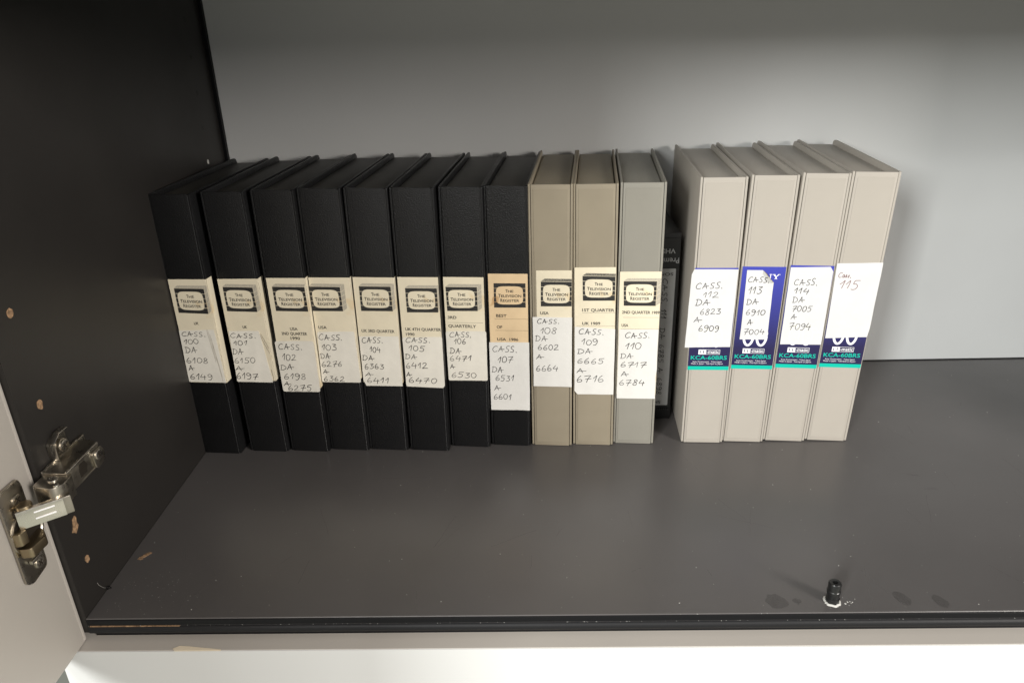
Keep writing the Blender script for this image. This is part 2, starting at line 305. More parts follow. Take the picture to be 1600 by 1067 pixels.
# measured layout of each case (mm on its spine, metres for its place)
CASES = [
    {'n': 100, 'pos': (0.0351, 0.2069), 'h': 0.2438, 'rot': 0.085, 'lean': -0.0012, 'w': 0.0362, 'label': [[2.3, 171.8], [36.1, 171.2]], 'sticker': [[2.3, 124.7], [34.4, 126.0], [36.4, 74.8], [1.3, 75.0]], 'lines': [('CASS.', 4.0, 119.3, 21.5, 4.1), ('100', 4.5, 112.2, 13.5, 4.4), ('DA', 4.0, 103.7, 10.9, 5.6), ('6108', 3.1, 93.5, 19.8, 5.2), ('A', 3.6, 86.0, 5.3, 4.7), ('6149', 2.9, 77.4, 21.0, 5.6)], 'logo': [[6.2, 163.5], [32.7, 163.4], [32.4, 140.5], [5.7, 141.3]], 'print': [('UK', 17.5, 130.3, 4.2)]},
    {'n': 101, 'pos': (0.079, 0.2091), 'h': 0.2445, 'rot': 0.085, 'lean': -0.0069, 'w': 0.0362, 'label': [[-0.2, 170.3], [35.5, 170.4]], 'sticker': [[1.5, 122.8], [29.1, 123.0], [33.8, 73.1], [0.1, 73.2]], 'lines': [('CASS.', 2.2, 116.3, 23.0, 4.1), ('101', 4.1, 109.0, 11.6, 4.4), ('DA', 1.3, 100.2, 9.7, 5.2), ('6150', 1.4, 92.0, 18.8, 5.0), ('A', 0.8, 84.3, 8.1, 4.2), ('6197', 0.1, 76.2, 20.3, 5.6)], 'logo': [[3.9, 163.3], [30.3, 162.8], [30.9, 140.6], [3.7, 141.1]], 'print': [('UK', 14.8, 125.2, 4.0)]},
    {'n': 102, 'pos': (0.1177, 0.2081), 'h': 0.245, 'rot': 0.085, 'lean': 0.0033, 'w': 0.0362, 'label': [[2.1, 170.0], [36.6, 171.0]], 'sticker': [[0.7, 112.4], [37.3, 113.4], [36.0, 63.4], [1.5, 62.9]], 'lines': [('CASS.', 3.4, 104.6, 21.3, 5.2), ('102', 5.4, 93.9, 12.3, 6.0), ('DA', 2.0, 84.6, 12.2, 5.2), ('6198', 4.1, 75.4, 20.4, 5.6), ('A', 2.9, 68.8, 6.2, 4.1), ('6275', 6.4, 64.0, 21.8, 5.2)], 'logo': [[6.3, 162.8], [34.7, 162.7], [35.1, 140.6], [6.5, 140.7]], 'print': [('USA', 16.5, 123.0, 6.8), ('2ND QUARTER', 8.2, 118.5, 23.0), ('1990', 15.7, 114.1, 8.4)]},
    {'n': 103, 'pos': (0.1547, 0.2093), 'h': 0.2451, 'rot': 0.085, 'lean': 0.0049, 'w': 0.0362, 'label': [[-0.8, 169.3], [37.3, 170.1]], 'sticker': [[1.7, 120.0], [35.1, 121.0], [38.0, 71.5], [-0.0, 71.2]], 'lines': [('CASS.', 2.6, 112.3, 20.8, 5.2), ('103', 4.0, 102.8, 13.1, 5.6), ('DA', 1.8, 94.2, 9.1, 5.2), ('6276', 1.9, 86.3, 18.5, 5.2), ('A', 1.9, 79.4, 5.6, 4.1), ('6362', 1.9, 72.2, 19.1, 4.7)], 'logo': [[-0.3, 161.6], [27.0, 161.6], [27.4, 139.6], [0.4, 139.3]], 'print': [('USA', 3.4, 122.9, 7.5)]},
    {'n': 104, 'pos': (0.1913, 0.2084), 'h': 0.2447, 'rot': 0.085, 'lean': 0.0114, 'w': 0.0362, 'label': [[0.5, 169.0], [37.0, 169.7]], 'sticker': [[0.8, 115.1], [37.3, 116.4], [37.3, 67.7], [2.6, 66.4]], 'lines': [('CASS.', 3.0, 109.2, 18.6, 4.9), ('104', 9.3, 100.4, 9.6, 5.2), ('DA', 1.6, 92.0, 10.9, 4.9), ('6363', 3.0, 83.8, 17.5, 4.9), ('A', 2.7, 76.6, 7.0, 4.0), ('6411', 3.9, 70.1, 19.5, 5.2)], 'logo': [[5.2, 161.3], [32.7, 161.5], [32.9, 139.3], [5.1, 138.9]], 'print': [('UK 3RD QUARTER', 3.7, 119.2, 29.1)]},
    {'n': 105, 'pos': (0.2297, 0.2063), 'h': 0.2446, 'rot': 0.085, 'lean': 0.0073, 'w': 0.0362, 'label': [[1.0, 169.0], [36.6, 170.0]], 'sticker': [[1.0, 114.5], [36.2, 115.8], [36.2, 66.8], [1.1, 66.9]], 'lines': [('CASS.', 3.6, 109.8, 21.7, 4.4), ('105', 5.9, 101.8, 13.9, 4.9), ('DA', 2.1, 93.8, 10.4, 4.9), ('6412', 2.1, 84.8, 19.3, 5.2), ('A', 1.8, 76.8, 5.1, 4.4), ('6470', 3.5, 70.6, 25.1, 4.9)], 'logo': [[6.9, 159.7], [34.2, 160.0], [34.2, 138.3], [7.0, 137.8]], 'print': [('UK 4TH QUARTER', 4.2, 121.0, 31.9), ('1990', 4.5, 116.2, 7.5)]},
    {'n': 106, 'pos': (0.2675, 0.2119), 'h': 0.2432, 'rot': 0.085, 'lean': 0.0106, 'w': 0.0362, 'label': [[-1.8, 166.5], [34.7, 167.0]], 'sticker': [[-1.6, 117.0], [35.9, 118.0], [35.9, 70.0], [0.7, 69.2]], 'lines': [('CASS,', 3.4, 111.9, 19.2, 4.8), ('106', 7.1, 105.1, 10.3, 5.1), ('DA', 3.0, 95.9, 9.9, 5.1), ('6471', 2.6, 88.5, 18.9, 5.1), ('A', 2.5, 81.0, 4.4, 4.3), ('6530', 3.1, 72.5, 22.5, 5.1)], 'logo': [[2.1, 157.9], [29.2, 158.2], [29.2, 136.5], [2.6, 135.9]], 'print': [('3RD', 2.7, 128.8, 7.6), ('QUARTERLY', 2.9, 120.8, 24.3), ('_', 2.5, 125.3, 31.0)]},
    {'n': 107, 'pos': (0.305, 0.2132), 'h': 0.243, 'rot': 0.085, 'lean': 0.0061, 'w': 0.0362, 'label': [[1.7, 168.2], [35.4, 169.0]], 'sticker': [[0.8, 105.4], [36.1, 106.0], [36.4, 38.6], [0.7, 37.9]], 'lines': [('CASS.', 3.4, 96.4, 21.7, 5.3), ('107', 8.0, 85.7, 13.2, 6.0), ('DA', 2.4, 76.0, 10.3, 5.6), ('6531', 5.4, 67.8, 16.2, 5.6), ('A', 4.1, 58.4, 5.6, 5.1), ('6601', 3.2, 48.9, 15.8, 5.6)], 'logo': [[6.3, 160.2], [33.5, 160.4], [33.5, 138.5], [6.2, 138.0]], 'print': [('BEST', 7.7, 129.3, 9.1), ('_', 6.4, 127.6, 29.5), ('OF', 7.9, 118.7, 4.9), ('_', 6.4, 116.8, 29.4), ('USA  1986', 8.0, 107.1, 18.6)]},
    {'n': 108, 'pos': (0.3431, 0.2122), 'h': 0.2437, 'rot': 0.085, 'lean': -0.0016, 'w': 0.0364, 'label': [[5.9, 171.1], [36.9, 171.3]], 'sticker': [[2.3, 129.2], [37.2, 129.2], [37.0, 62.3], [2.2, 62.2]], 'lines': [('CASS.', 6.1, 122.9, 19.2, 4.1), ('108', 8.6, 113.7, 14.1, 5.5), ('DA', 4.3, 106.5, 10.5, 5.2), ('6602', 6.5, 98.3, 18.1, 5.2), ('A', 4.7, 89.1, 6.6, 4.6), ('6664', 4.5, 77.7, 19.4, 5.8)], 'logo': [[9.8, 161.4], [36.5, 161.3], [36.2, 139.3], [9.5, 139.0]], 'print': [('USA', 8.9, 131.6, 7.4)]},
    {'n': 109, 'pos': (0.3811, 0.2123), 'h': 0.2434, 'rot': 0.085, 'lean': -0.0073, 'w': 0.0364, 'label': [[1.2, 173.0], [37.2, 173.4]], 'sticker': [[1.4, 119.4], [37.0, 117.6], [36.0, 53.9], [1.7, 53.5]], 'lines': [('CASS.', 4.9, 112.4, 21.5, 4.9), ('109', 7.3, 102.4, 14.0, 5.2), ('DA', 3.7, 93.6, 13.1, 4.9), ('6665', 3.4, 84.5, 23.4, 5.2), ('A', 3.0, 75.2, 8.0, 4.4), ('6716', 3.0, 65.7, 24.1, 6.7)], 'logo': [[7.9, 165.7], [35.5, 165.2], [35.4, 143.7], [8.3, 143.5]], 'print': [('1ST QUARTER', 7.8, 133.7, 27.4), ('_', 7.8, 132.5, 28.6), ('UK 1989', 7.9, 121.3, 15.5), ('_', 3.0, 120.0, 33.6)]},
    {'n': 110, 'pos': (0.4186, 0.2135), 'h': 0.2433, 'rot': 0.085, 'lean': -0.0024, 'w': 0.0368, 'label': [[1.7, 167.8], [37.1, 168.5]], 'sticker': [[2.3, 115.6], [36.3, 116.1], [36.4, 48.3], [2.1, 47.9]], 'lines': [('CASS.', 7.7, 107.4, 21.2, 5.2), ('110', 8.1, 96.9, 13.5, 5.8), ('DA', 4.0, 87.5, 11.2, 5.2), ('6717', 4.3, 79.7, 22.3, 5.2), ('A', 5.2, 70.3, 6.9, 4.9), ('6784', 3.9, 61.3, 22.2, 5.8)], 'logo': [[5.0, 159.7], [32.8, 159.8], [32.7, 137.6], [5.7, 137.6]], 'print': [('2ND QUARTER 1989', 4.4, 130.3, 32.8), ('_', 5.4, 126.8, 30.4), ('USA', 4.4, 118.1, 5.8), ('_', 3.8, 115.9, 32.6)]},
    {'n': 112, 'pos': (0.4825, 0.214), 'h': 0.246, 'rot': 0.055, 'lean': 0.0, 'w': 0.0375, 'label': [[-0.1, 170.2], [35.9, 170.7], [35.4, 76.0], [1.1, 75.4]], 'sticker': [[-1.5, 169.1], [36.6, 169.0], [35.9, 98.1], [-3.3, 97.3]], 'lines': [('CASS.', 2.5, 151.7, 22.3, 5.4), ('112', 9.2, 144.0, 12.7, 5.1), ('DA', 3.1, 136.4, 12.2, 5.4), ('6823', 7.6, 128.3, 17.3, 5.1), ('A', 2.7, 121.1, 6.7, 4.6), ('6909', 7.6, 112.4, 17.1, 5.4)]},
    {'n': 113, 'pos': (0.5197, 0.2141), 'h': 0.2465, 'rot': 0.055, 'lean': 0.0143, 'w': 0.0375, 'label': [[-1.2, 169.1], [35.5, 170.2], [36.3, 75.6], [0.0, 74.3]], 'sticker': [[4.7, 167.2], [17.7, 167.2], [27.8, 156.4], [28.5, 104.1], [5.3, 103.9], [5.5, 115.0]], 'lines': [('CASS.', 6.5, 156.3, 17.4, 4.6), ('113', 7.7, 146.0, 10.9, 6.4), ('DA', 7.3, 136.1, 10.0, 4.9), ('6910', 7.8, 126.7, 15.9, 4.9), ('A', 10.0, 117.5, 4.8, 4.9), ('7004', 7.9, 108.8, 17.5, 4.9)], 'print': [('SONY', 3.4, 159.6, 27.4), ('60', 6.9, 97.4, 22.1), ('u', 8.2, 90.8, 18.4), ('K', 1.7, 86.1, 31.5), ('G', -0.2, 78.3, 35.8)]},
    {'n': 114, 'pos': (0.5579, 0.2142), 'h': 0.247, 'rot': 0.055, 'lean': 0.0237, 'w': 0.0375, 'label': [[-0.3, 168.9], [34.7, 170.2], [36.2, 75.7], [1.8, 74.4]], 'sticker': [[0.9, 168.0], [31.6, 169.5], [34.7, 165.6], [36.5, 98.7], [1.8, 98.1]], 'lines': [('CASS.', 5.8, 152.6, 19.0, 5.4), ('114', 6.8, 145.0, 12.1, 4.9), ('DA', 6.7, 137.2, 9.6, 5.1), ('7005', 7.3, 129.3, 16.2, 4.9), ('A', 7.5, 122.0, 4.5, 4.6), ('7094', 7.4, 112.7, 17.9, 5.9)]},
    {'n': 115, 'pos': (0.5962, 0.2137), 'h': 0.2473, 'rot': 0.055, 'lean': 0.0249, 'w': 0.0375, 'label': [[-1.8, 170.2], [32.1, 171.8], [36.4, 76.9], [1.1, 75.1]], 'sticker': [[-1.9, 170.7], [33.3, 172.6], [36.6, 113.6], [35.5, 106.1], [1.9, 103.2]], 'lines': [('Cass.', 3.1, 158.7, 10.5, 4.5), ('115', 5.1, 148.7, 15.7, 7.7)], 'print': [('u', 9.1, 92.1, 18.7), ('K', 3.0, 86.5, 30.6)]},
]

# ---------------------------------------------------------------- the cupboard (setting)
D = .3842; XR = .985
def struct(name, bm, m, parent=None, smooth=False):
    o = obj(name, bm, m, parent, smooth)
    if parent is None: o['kind'] = 'structure'
    return o
bm = bmesh.new(); box(bm, 0, XR, 0, D, -.0125, 0, .0004, 1); shelf = struct('shelf', bm, M_shelf)
bm = bmesh.new(); box(bm, .0005, XR, -.0009, -.00001, -.0052, -.0006, .0002, 1); obj('edge_band', bm, M_void, shelf)
bm = bmesh.new(); cyl(bm, (0, .0012, -.0092), 'x', .0034, .001, XR, 16); obj('rubber_seal', bm, M_gasket, shelf, True)
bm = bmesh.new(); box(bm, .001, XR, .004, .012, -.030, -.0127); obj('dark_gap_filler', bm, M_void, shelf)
# exposed chipboard line under the edge band at the left end
bm = bmesh.new()
x = .002
while x < .062:
    w = random.uniform(.002, .006); h = random.uniform(.0003, .0007)*(1 if x < .045 else .5)
    box(bm, x, x+w*.96, -.0012, .0002, -.0060, -.0060+h); x += w
obj('bare_edge', bm, M_chip, shelf)
bm = bmesh.new(); box(bm, -.018, 0, .0005, D+.016, -.0125, .42); side = struct('side_panel', bm, M_side)
bm = bmesh.new(); box(bm, .0001, .0032, D-.005, D-.0001, .0002, .399); obj('corner_groove_shade', bm, M_void, side)  # black strip stands for the shade in the corner groove
bm = bmesh.new(); box(bm, .0001, XR, D, D+.016, -.0125, .42); back = struct('back_panel', bm, M_back)
bm = bmesh.new(); box(bm, .0001, XR, .0, D-.0001, .400, .418); struct('upper_shelf', bm, M_shelf)
bm = bmesh.new(); box(bm, XR+.0001, XR+.018, .0005, D+.016, -.0125, .42); struct('unseen_right_panel', bm, M_side)  # unseen panel, its distance set to block the right lamp
bm = bmesh.new(); box(bm, -6, 6, -6, 3, -.92, -.90); struct('room_floor', bm, M_floor)
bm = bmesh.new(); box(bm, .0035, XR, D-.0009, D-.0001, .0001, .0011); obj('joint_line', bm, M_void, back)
bm = bmesh.new()      # hairline drag marks on the laminate
for i in range(46):
    cx, cy = random.uniform(.02, .80), random.uniform(.012, .20) if i < 36 else random.uniform(.2, .36)
    a = random.gauss(1.35, .35) if i % 3 else random.uniform(0, 3.1); ln = random.uniform(.006, .045); wd = random.uniform(.00006, .00013)
    P = [(cx+math.cos(a)*t*ln-math.sin(a)*.06*ln*math.sin(3*t), cy+math.sin(a)*t*ln+math.cos(a)*.06*ln*math.sin(3*t)) for t in (-.5, -.25, 0, .25, .5)]
    L_ = [bm.verts.new((p[0]-math.sin(a)*wd, p[1]+math.cos(a)*wd, .00006)) for p in P]; R_ = [bm.verts.new((p[0]+math.sin(a)*wd, p[1]-math.cos(a)*wd, .00006)) for p in P]
    for k in range(4): bm.faces.new((R_[k], R_[k+1], L_[k+1], L_[k]))
o = obj('hairline_scratches', bm, M_scratch, shelf); o['kind'] = 'stuff'
# drilled and filled holes, chips in the laminate of the side panel
def blob(bm, c, ry, rz, n=14, jag=.15, x0=-.0002, x1=.00035, top=None):
    pts = []
    for i in range(n):
        a = 2*math.pi*i/n; r = 1+random.uniform(-jag, jag); pts.append((c[0]+ry*r*math.cos(a), c[1]+rz*r*math.sin(a)))
    prism(bm, pts, 'x', x0, x1)
bm = bmesh.new()
q_ = round_poly([(-.0345, .0600), (-.0290, .0570), (-.0145, .0590), (-.0132, .0630), (-.0132, .1190), (-.0150, .1240), (-.0300, .1245), (-.0345, .1215)], .0022)
cy_, cz_ = -.0240, .0905
A_ = [bm.verts.new((-.00135, p[0], p[1])) for p in q_]; B_ = [bm.verts.new((-.00125, cy_+(p[0]-cy_)*.93, cz_+(p[1]-cz_)*.975)) for p in q_]
for i in range(len(q_)): bm.faces.new((A_[i], A_[(i+1) % len(q_)], B_[(i+1) % len(q_)], B_[i]))
rim_bm = bm
for y, z, ry, rz in ((.0197, .2164, .0027, .0030), (.0205, .1548, .0025, .0033), (.019, .0359, .0022, .0030), (.0185, .277, .0022, .0026)):
    bm = bmesh.new(); blob(bm, (y, z), ry, rz); obj('filled_hole', bm, M_chip, side)
bm = bmesh.new()
prism(bm, [(.0165, .0700), (.0195, .0713), (.0204, .0690), (.0196, .0655), (.0205, .0630), (.0178, .0606), (.0162, .0592), (.0150, .0608), (.0128, .0622), (.0146, .0640), (.0158, .0668)], 'x', -.0002, .0005)
obj('chipped_spot', bm, M_chip, side)
for y, z in ((.3373, .2463), (.3387, .2777), (.3412, .3088), (.3418, .340), (.3437, .3718)):
    bm = bmesh.new(); blob(bm, (y, z), .0019, .0022, 14, .03, x1=.0003); obj('peg_hole', bm, M_dust if z < .26 else M_mark, side)
# torn patch of laminate on the shelf
bm = bmesh.new()
for i in range(9):
    a = i*.0011; cx, cy = .0085+a*.55+random.uniform(-.0006, .0006), .0610+a*.75
    pts = [(cx+random.uniform(.0012, .0026)*math.cos(t), cy+random.uniform(.0006, .0011)*math.sin(t)) for t in [2*math.pi*j/9 for j in range(9)]]
    prism(bm, pts, 'z', -.0001, .00022+i*.00002)
obj('torn_patch', bm, M_chip, shelf)
# dark marks on the shelf
def mark(cx, cy, rx, ry, rot=0, n=18, jag=.2):
    bm = bmesh.new(); pts = []
    for i in range(n):
        a = 2*math.pi*i/n; r = 1+random.uniform(-jag, jag*.6); u, v = rx*r*math.cos(a), ry*r*math.sin(a)
        pts.append((cx+u*math.cos(rot)-v*math.sin(rot), cy+u*math.sin(rot)+v*math.cos(rot)))
    prism(bm, pts, 'z', -.0001, .00009); return obj('mark', bm, M_mark, shelf)
M_mark.node_tree.nodes['Principled BSDF'].inputs['Alpha'].default_value = .17
mark(.4705, .0110, .0078, .0066); mark(.4845, .0105, .003, .003, 0, 12, .35)
for k in range(2): mark(.632+k*.006, .158-k*.020, .006, .0006, -.25+k*.2, 10, .4)
mark(.5560, .0125, .0045, .0075, .35, 16, .15); mark(.5800, .0095, .0040, .0065, .5, 16, .15)  # two slanted lobes of thin dark colour on the shelf

# lower cupboard door and the open upper door
ld = empty('lower_cupboard_door', (.3, -.001, -.4))
tag(ld, 'closed white laminate door of the cupboard below, its top edge coloured grey for shade', 'cupboard door')
bm = bmesh.new(); box(bm, -.3178, XR-.3, -.0098, .0090, -.3, .3811, .0005, 2); obj('door_panel', bm, M_wdoor, ld, True)
bm = bmesh.new(); box(bm, -.3172, XR-.3, -.0090, .0084, .3811, .3815); obj('shaded_top_edge', bm, M_door, ld)  # same white laminate; the grey puts glancing-light shade into its colour
bm = bmesh.new()
prism(bm, [(-.236, -.0054), (-.229, -.0060), (-.2065, -.0088), (-.2065, -.0097), (-.238, -.0097), (-.240, -.0078)], 'z', .3813, .3818)
obj('chipped_edge', bm, M_cream, ld)
W = .45
ud = empty('upper_cupboard_door', (-.012, -.002, 0))
tag(ud, 'warm grey cupboard door swung open at the left edge, carrying the hinge plate', 'cupboard door')
bm = bmesh.new(); box(bm, -.009, .0082, -W, .0005, -.0178, .60, .0006, 2); obj('door_panel', bm, M_door, ud, True)
bm = bmesh.new(); box(bm, -.0085, .0084, -.0006, .0018, -.0172, .60, .0004, 2); obj('edge_band', bm, M_door, ud, True)

# ---------------------------------------------------------------- concealed hinge
hg = empty('concealed_hinge', (0, 0, .10))
tag(hg, 'nickel concealed hinge joining the open grey door to the black side panel', 'hinge')
T = Matrix.Translation((0, 0, -.10))
def hobj(name, bm, m, smooth=True, parent=hg):
    bmesh.ops.transform(bm, matrix=T, verts=bm.verts); return obj(name, bm, m, parent, smooth)
X0 = -.0030
bm = bmesh.new()
prism(bm, round_poly([(-.0345, .0600), (-.0290, .0570), (-.0145, .0590), (-.0132, .0630), (-.0132, .1190), (-.0150, .1240), (-.0300, .1245), (-.0345, .1215)], .0022), 'x', X0, X0+.0016, .0005)
cupp = hobj('cup_plate', bm, M_nickeld)
hobj('plate_rim', rim_bm, M_nickel)
bm = bmesh.new()
n = 40
for ra, rb, xa, xb in ((.0140, .0130, X0+.0014, X0+.0026),):
    ring = []
    for i in range(n):
        a = 2*math.pi*i/n; c, s = math.cos(a), math.sin(a)
        ring.append([bm.verts.new((xx, -.0206+rr*c, .0900+rr*s)) for rr, xx in ((ra, xa), (ra, xb), (rb, xb), (rb-.001, xa))])
    for i in range(n):
        for j in range(3): bm.faces.new((ring[i][j], ring[(i+1) % n][j], ring[(i+1) % n][j+1], ring[i][j+1]))
bmesh.ops.recalc_face_normals(bm, faces=bm.faces)
hobj('cup', bm, M_nickeld, parent=hg)
bm = bmesh.new(); cyl(bm, (X0, -.0206, .0900), 'x', .0128, .0014, .0018, 36); hobj('cup_hollow', bm, M_dark)  # solid disc painted dark as the shaded inside of the cup
def screw(y, z, x, r, name='screw', m=M_nickel):
    bm = bmesh.new(); cyl(bm, (x, y, z), 'x', r, 0, .0011, 24, .0004)
    s = hobj(name, bm, m)
    bm = bmesh.new()
    box(bm, x+.00105, x+.00118, y-r*.62, y+r*.62, z-.0004, z+.0004); box(bm, x+.00105, x+.00119, y-.0004, y+.0004, z-r*.62, z+r*.62)
    for v in bm.verts:
        a = .6; dy, dz = v.co.y-y, v.co.z-z; v.co.y = y+dy*math.cos(a)-dz*math.sin(a); v.co.z = z+dy*math.sin(a)+dz*math.cos(a)
    bmesh.ops.transform(bm, matrix=T, verts=bm.verts); obj('slot', bm, M_dark, s)
screw(-.0205, .1128, X0+.0014, .0037, m=M_nickeld); screw(-.0198, .0655, X0+.0014, .0036)
# mounting plate on the side panel, with its wings
bm = bmesh.new()
box(bm, .0002, .0030, .002, .048, .0985, .1172, .0006)
prism(bm, round_poly([(.0145, .1165), (.0140, .1290), (.0215, .1330), (.0305, .1325), (.0310, .1290), (.0330, .1165)], .0025), 'x', .0002, .0026, .0003)
prism(bm, round_poly([(.0350, .1000), (.0400, .0905), (.0520, .0885), (.0590, .0930), (.0560, .1020)], .0025), 'x', .0002, .0026, .0003)
mp = hobj('mounting_plate', bm, M_nickeld)
bm = bmesh.new()     # turned-up bright rim of the upper wing
for a, b in (((.0146, .1175), (.0141, .1295)), ((.0141, .1295), (.0215, .1335)), ((.0215, .1335), (.0300, .1330))):
    d = Vector((b[0]-a[0], b[1]-a[1])); nrm = Vector((-d.y, d.x)).normalized()*.0005
    prism(bm, [(a[0]-nrm.x, a[1]-nrm.y), (b[0]-nrm.x, b[1]-nrm.y), (b[0]+nrm.x, b[1]+nrm.y), (a[0]+nrm.x, a[1]+nrm.y)], 'x', .0024, .0062, .0002)
hobj('wing_rim', bm, M_nickel)
bm = bmesh.new(); cyl(bm, (.0026, .0228, .1236), 'x', .0050, 0, .0028, 24, .0006); hobj('screw_collar', bm, M_nickeld)
screw(.0228, .1236, .0054, .0040)
# arm: open channel
bm = bmesh.new()
prism(bm, [(.0025, .001), (.0185, -.0005), (.0190, .036), (.0120, .0405), (.0025, .0400)], 'z', .1158, .1172, .0003)
prism(bm, [(.0025, .001), (.0185, -.0005), (.0190, .036), (.0120, .0405), (.0025, .0400)], 'z', .1030, .1042, .0003)
box(bm, .0172, .0186, -.0002, .0360, .1036, .1168, .0004)
arm = hobj('arm', bm, M_nickeld)
bm = bmesh.new(); box(bm, .0020, .0034, .0008, .0400, .1166, .1180, .0004); box(bm, .0174, .0190, -.0004, .0362, .1166, .1182, .0005); hobj('arm_lip', bm, M_nickel)
bm = bmesh.new(); prism(bm, [(.0115, .1065), (.0185, .1065), (.0205, .1110), (.0185, .1150), (.0125, .1150), (.0112, .1110)], 'x', .0184, .0188); hobj('adjusting_slot', bm, M_dark)
bm = bmesh.new()
prism(bm, round_poly([(.0275, .1020), (.0265, .1150), (.0370, .1150), (.0400, .1090), (.0370, .1030)], .003), 'x', .0186, .0198, .0003)
hobj('rear_clip', bm, M_nickeld); screw(.0318, .1108, .0198, .0036)
# knuckle, pins and link
bm = bmesh.new()
prism(bm, round_poly([(.0030, -.0120), (.0175, -.0150), (.0215, -.0085), (.0205, .0025), (.0100, .0060), (.0030, .0035)], .003), 'z', .1015, .1160, .0008)
hobj('knuckle', bm, M_nickeld)
bm = bmesh.new(); cyl(bm, (.0125, -.0050, .1158), 'z', .0032, 0, .0012, 20, .0004); cyl(bm, (.0180, -.0110, .1155), 'z', .0018, 0, .0014, 16, .0003); hobj('pivot_pin', bm, M_nickel)
bm = bmesh.new()
L0, L1 = Vector((.0015, -.0290)), Vector((.0215, -.0135)); d = (L1-L0).normalized(); nr = Vector((d.y, -d.x))
Ml = Matrix(((d.x, nr.x, 0, L0.x), (d.y, nr.y, 0, L0.y), (0, 0, 1, 0), (0, 0, 0, 1))); Ln = (L1-L0).length
box(bm, 0, Ln, -.0036, 0, .0965, .1088, .0007, 2, Ml); lk = hobj('link', bm, M_nickel)
bm = bmesh.new()
for z in (.1052, .1008): box(bm, Ln*.36, Ln*.80, -.0002, .0005, z, z+.0009, .0003, 2, Ml)
hobj('embossed_rib', bm, M_white, parent=lk)
bm = bmesh.new(); box(bm, Ln-.002, Ln+.0042, -.0085, -.0002, .0968, .1090, .0008, 2, Ml); hobj('link_end', bm, M_nickeld)
bm = bmesh.new()
prism(bm, round_poly([(-.0010, -.0330), (.0065, -.0320), (.0080, -.0190), (.0020, -.0120), (-.0012, -.0120)], .002), 'z', .0790, .0855, .0006)
hobj('cup_bracket', bm, M_brass)
bm = bmesh.new(); prism(bm, [(.0795, -.0275), (.0700, -.0190), (.0690, -.0215), (.0770, -.0300)], 'x', 0, .001)
bm.free()
bm = bmesh.new(); box(bm, -.0010, .0012, -.0280, -.0175, .0705, .0728, .0005); hobj('spring_clip', bm, M_nickel)
bm = bmesh.new(); prism(bm, round_poly([(-.001, -.034), (.003, -.033), (.0045, -.028), (-.001, -.025)], .001), 'z', .0880, .0965, .0006); hobj('inner_link', bm, M_brass)
bm = bmesh.new(); cyl(bm, (.0025, -.0215, .1075), 'z', .0046, 0, .003, 20, .001); hobj('spring_barrel', bm, M_brass)

# ---------------------------------------------------------------- black pin standing in the shelf
pn = empty('shelf_pin', (.5080, .0108, 0))
tag(pn, 'black plastic peg standing near the front edge of the shelf in a glue ring', 'peg')
bm = bmesh.new()
rings = [(0, .0044), (.003, .0046), (.0034, .0040), (.0075, .0041), (.008, .0045), (.0095, .0045), (.010, .0041), (.0150, .0042), (.0160, .0036), (.0161, .0018), (.0140, .0015)]
n = 28; vr = [[bm.verts.new((r*math.cos(2*math.pi*i/n), r*math.sin(2*math.pi*i/n), z)) for i in range(n)] for z, r in rings]
for a, b in zip(vr, vr[1:]):
    for i in range(n): bm.faces.new((a[i], a[(i+1) % n], b[(i+1) % n], b[i]))
bm.faces.new(vr[-1]); obj('peg', bm, M_pin, pn, True)
bm = bmesh.new(); n = 36; ring = []
for i in range(n):
    a = 2*math.pi*i/n; k = 1+random.uniform(-.10, .07); k *= 1+.10*max(0, -math.sin(a))
    ring.append([bm.verts.new((r*k*math.cos(a), r*k*math.sin(a), z)) for r, z in ((.0044, .0008), (.0048, .0008), (.0053, .0004), (.0057, .0))])
for i in range(n):
    for j in range(3): bm.faces.new((ring[i][j], ring[(i+1) % n][j], ring[(i+1) % n][j+1], ring[i][j+1]))
obj('glue_ring', bm, M_dust, pn, True)
# crumbs of glue and dust
bm = bmesh.new()
def grain(x, y, r, z=0):
    q = bmesh.ops.create_icosphere(bm, subdivisions=1, radius=r)
    s = (random.uniform(.6, 1.5), random.uniform(.6, 1.4), random.uniform(.2, .5))
    for v in q['verts']: v.co = Vector((x+v.co.x*s[0], y+v.co.y*s[1], z+r*.15+v.co.z*s[2]))
for i in range(16): grain(.508+random.gauss(.008, .006), .0090+random.gauss(0, .004), random.choice([.0002, .0003, .0003, .0006]))
for i in range(320):
    x, y = random.uniform(.01, .84), random.uniform(.004, .38); grain(x, y, random.choice([.00014, .00016, .0002, .0002, .00025, .0003, .0004]))
for i in range(70): grain(random.uniform(.01, .14)*random.random()+.01, random.uniform(.004, .05), random.choice([.0001, .00015, .0002]))
for i in range(170): grain(random.uniform(.0, .64), random.uniform(-.0008, .0002), random.choice([.00012, .0002, .0003]), -.0055)
for i in range(30): grain(random.uniform(.40, .64), random.uniform(-.0003, .0008), random.choice([.0002, .0003]), -.0003)
dust = obj('dust_crumbs', bm, M_dust); tag(dust, kind='stuff')
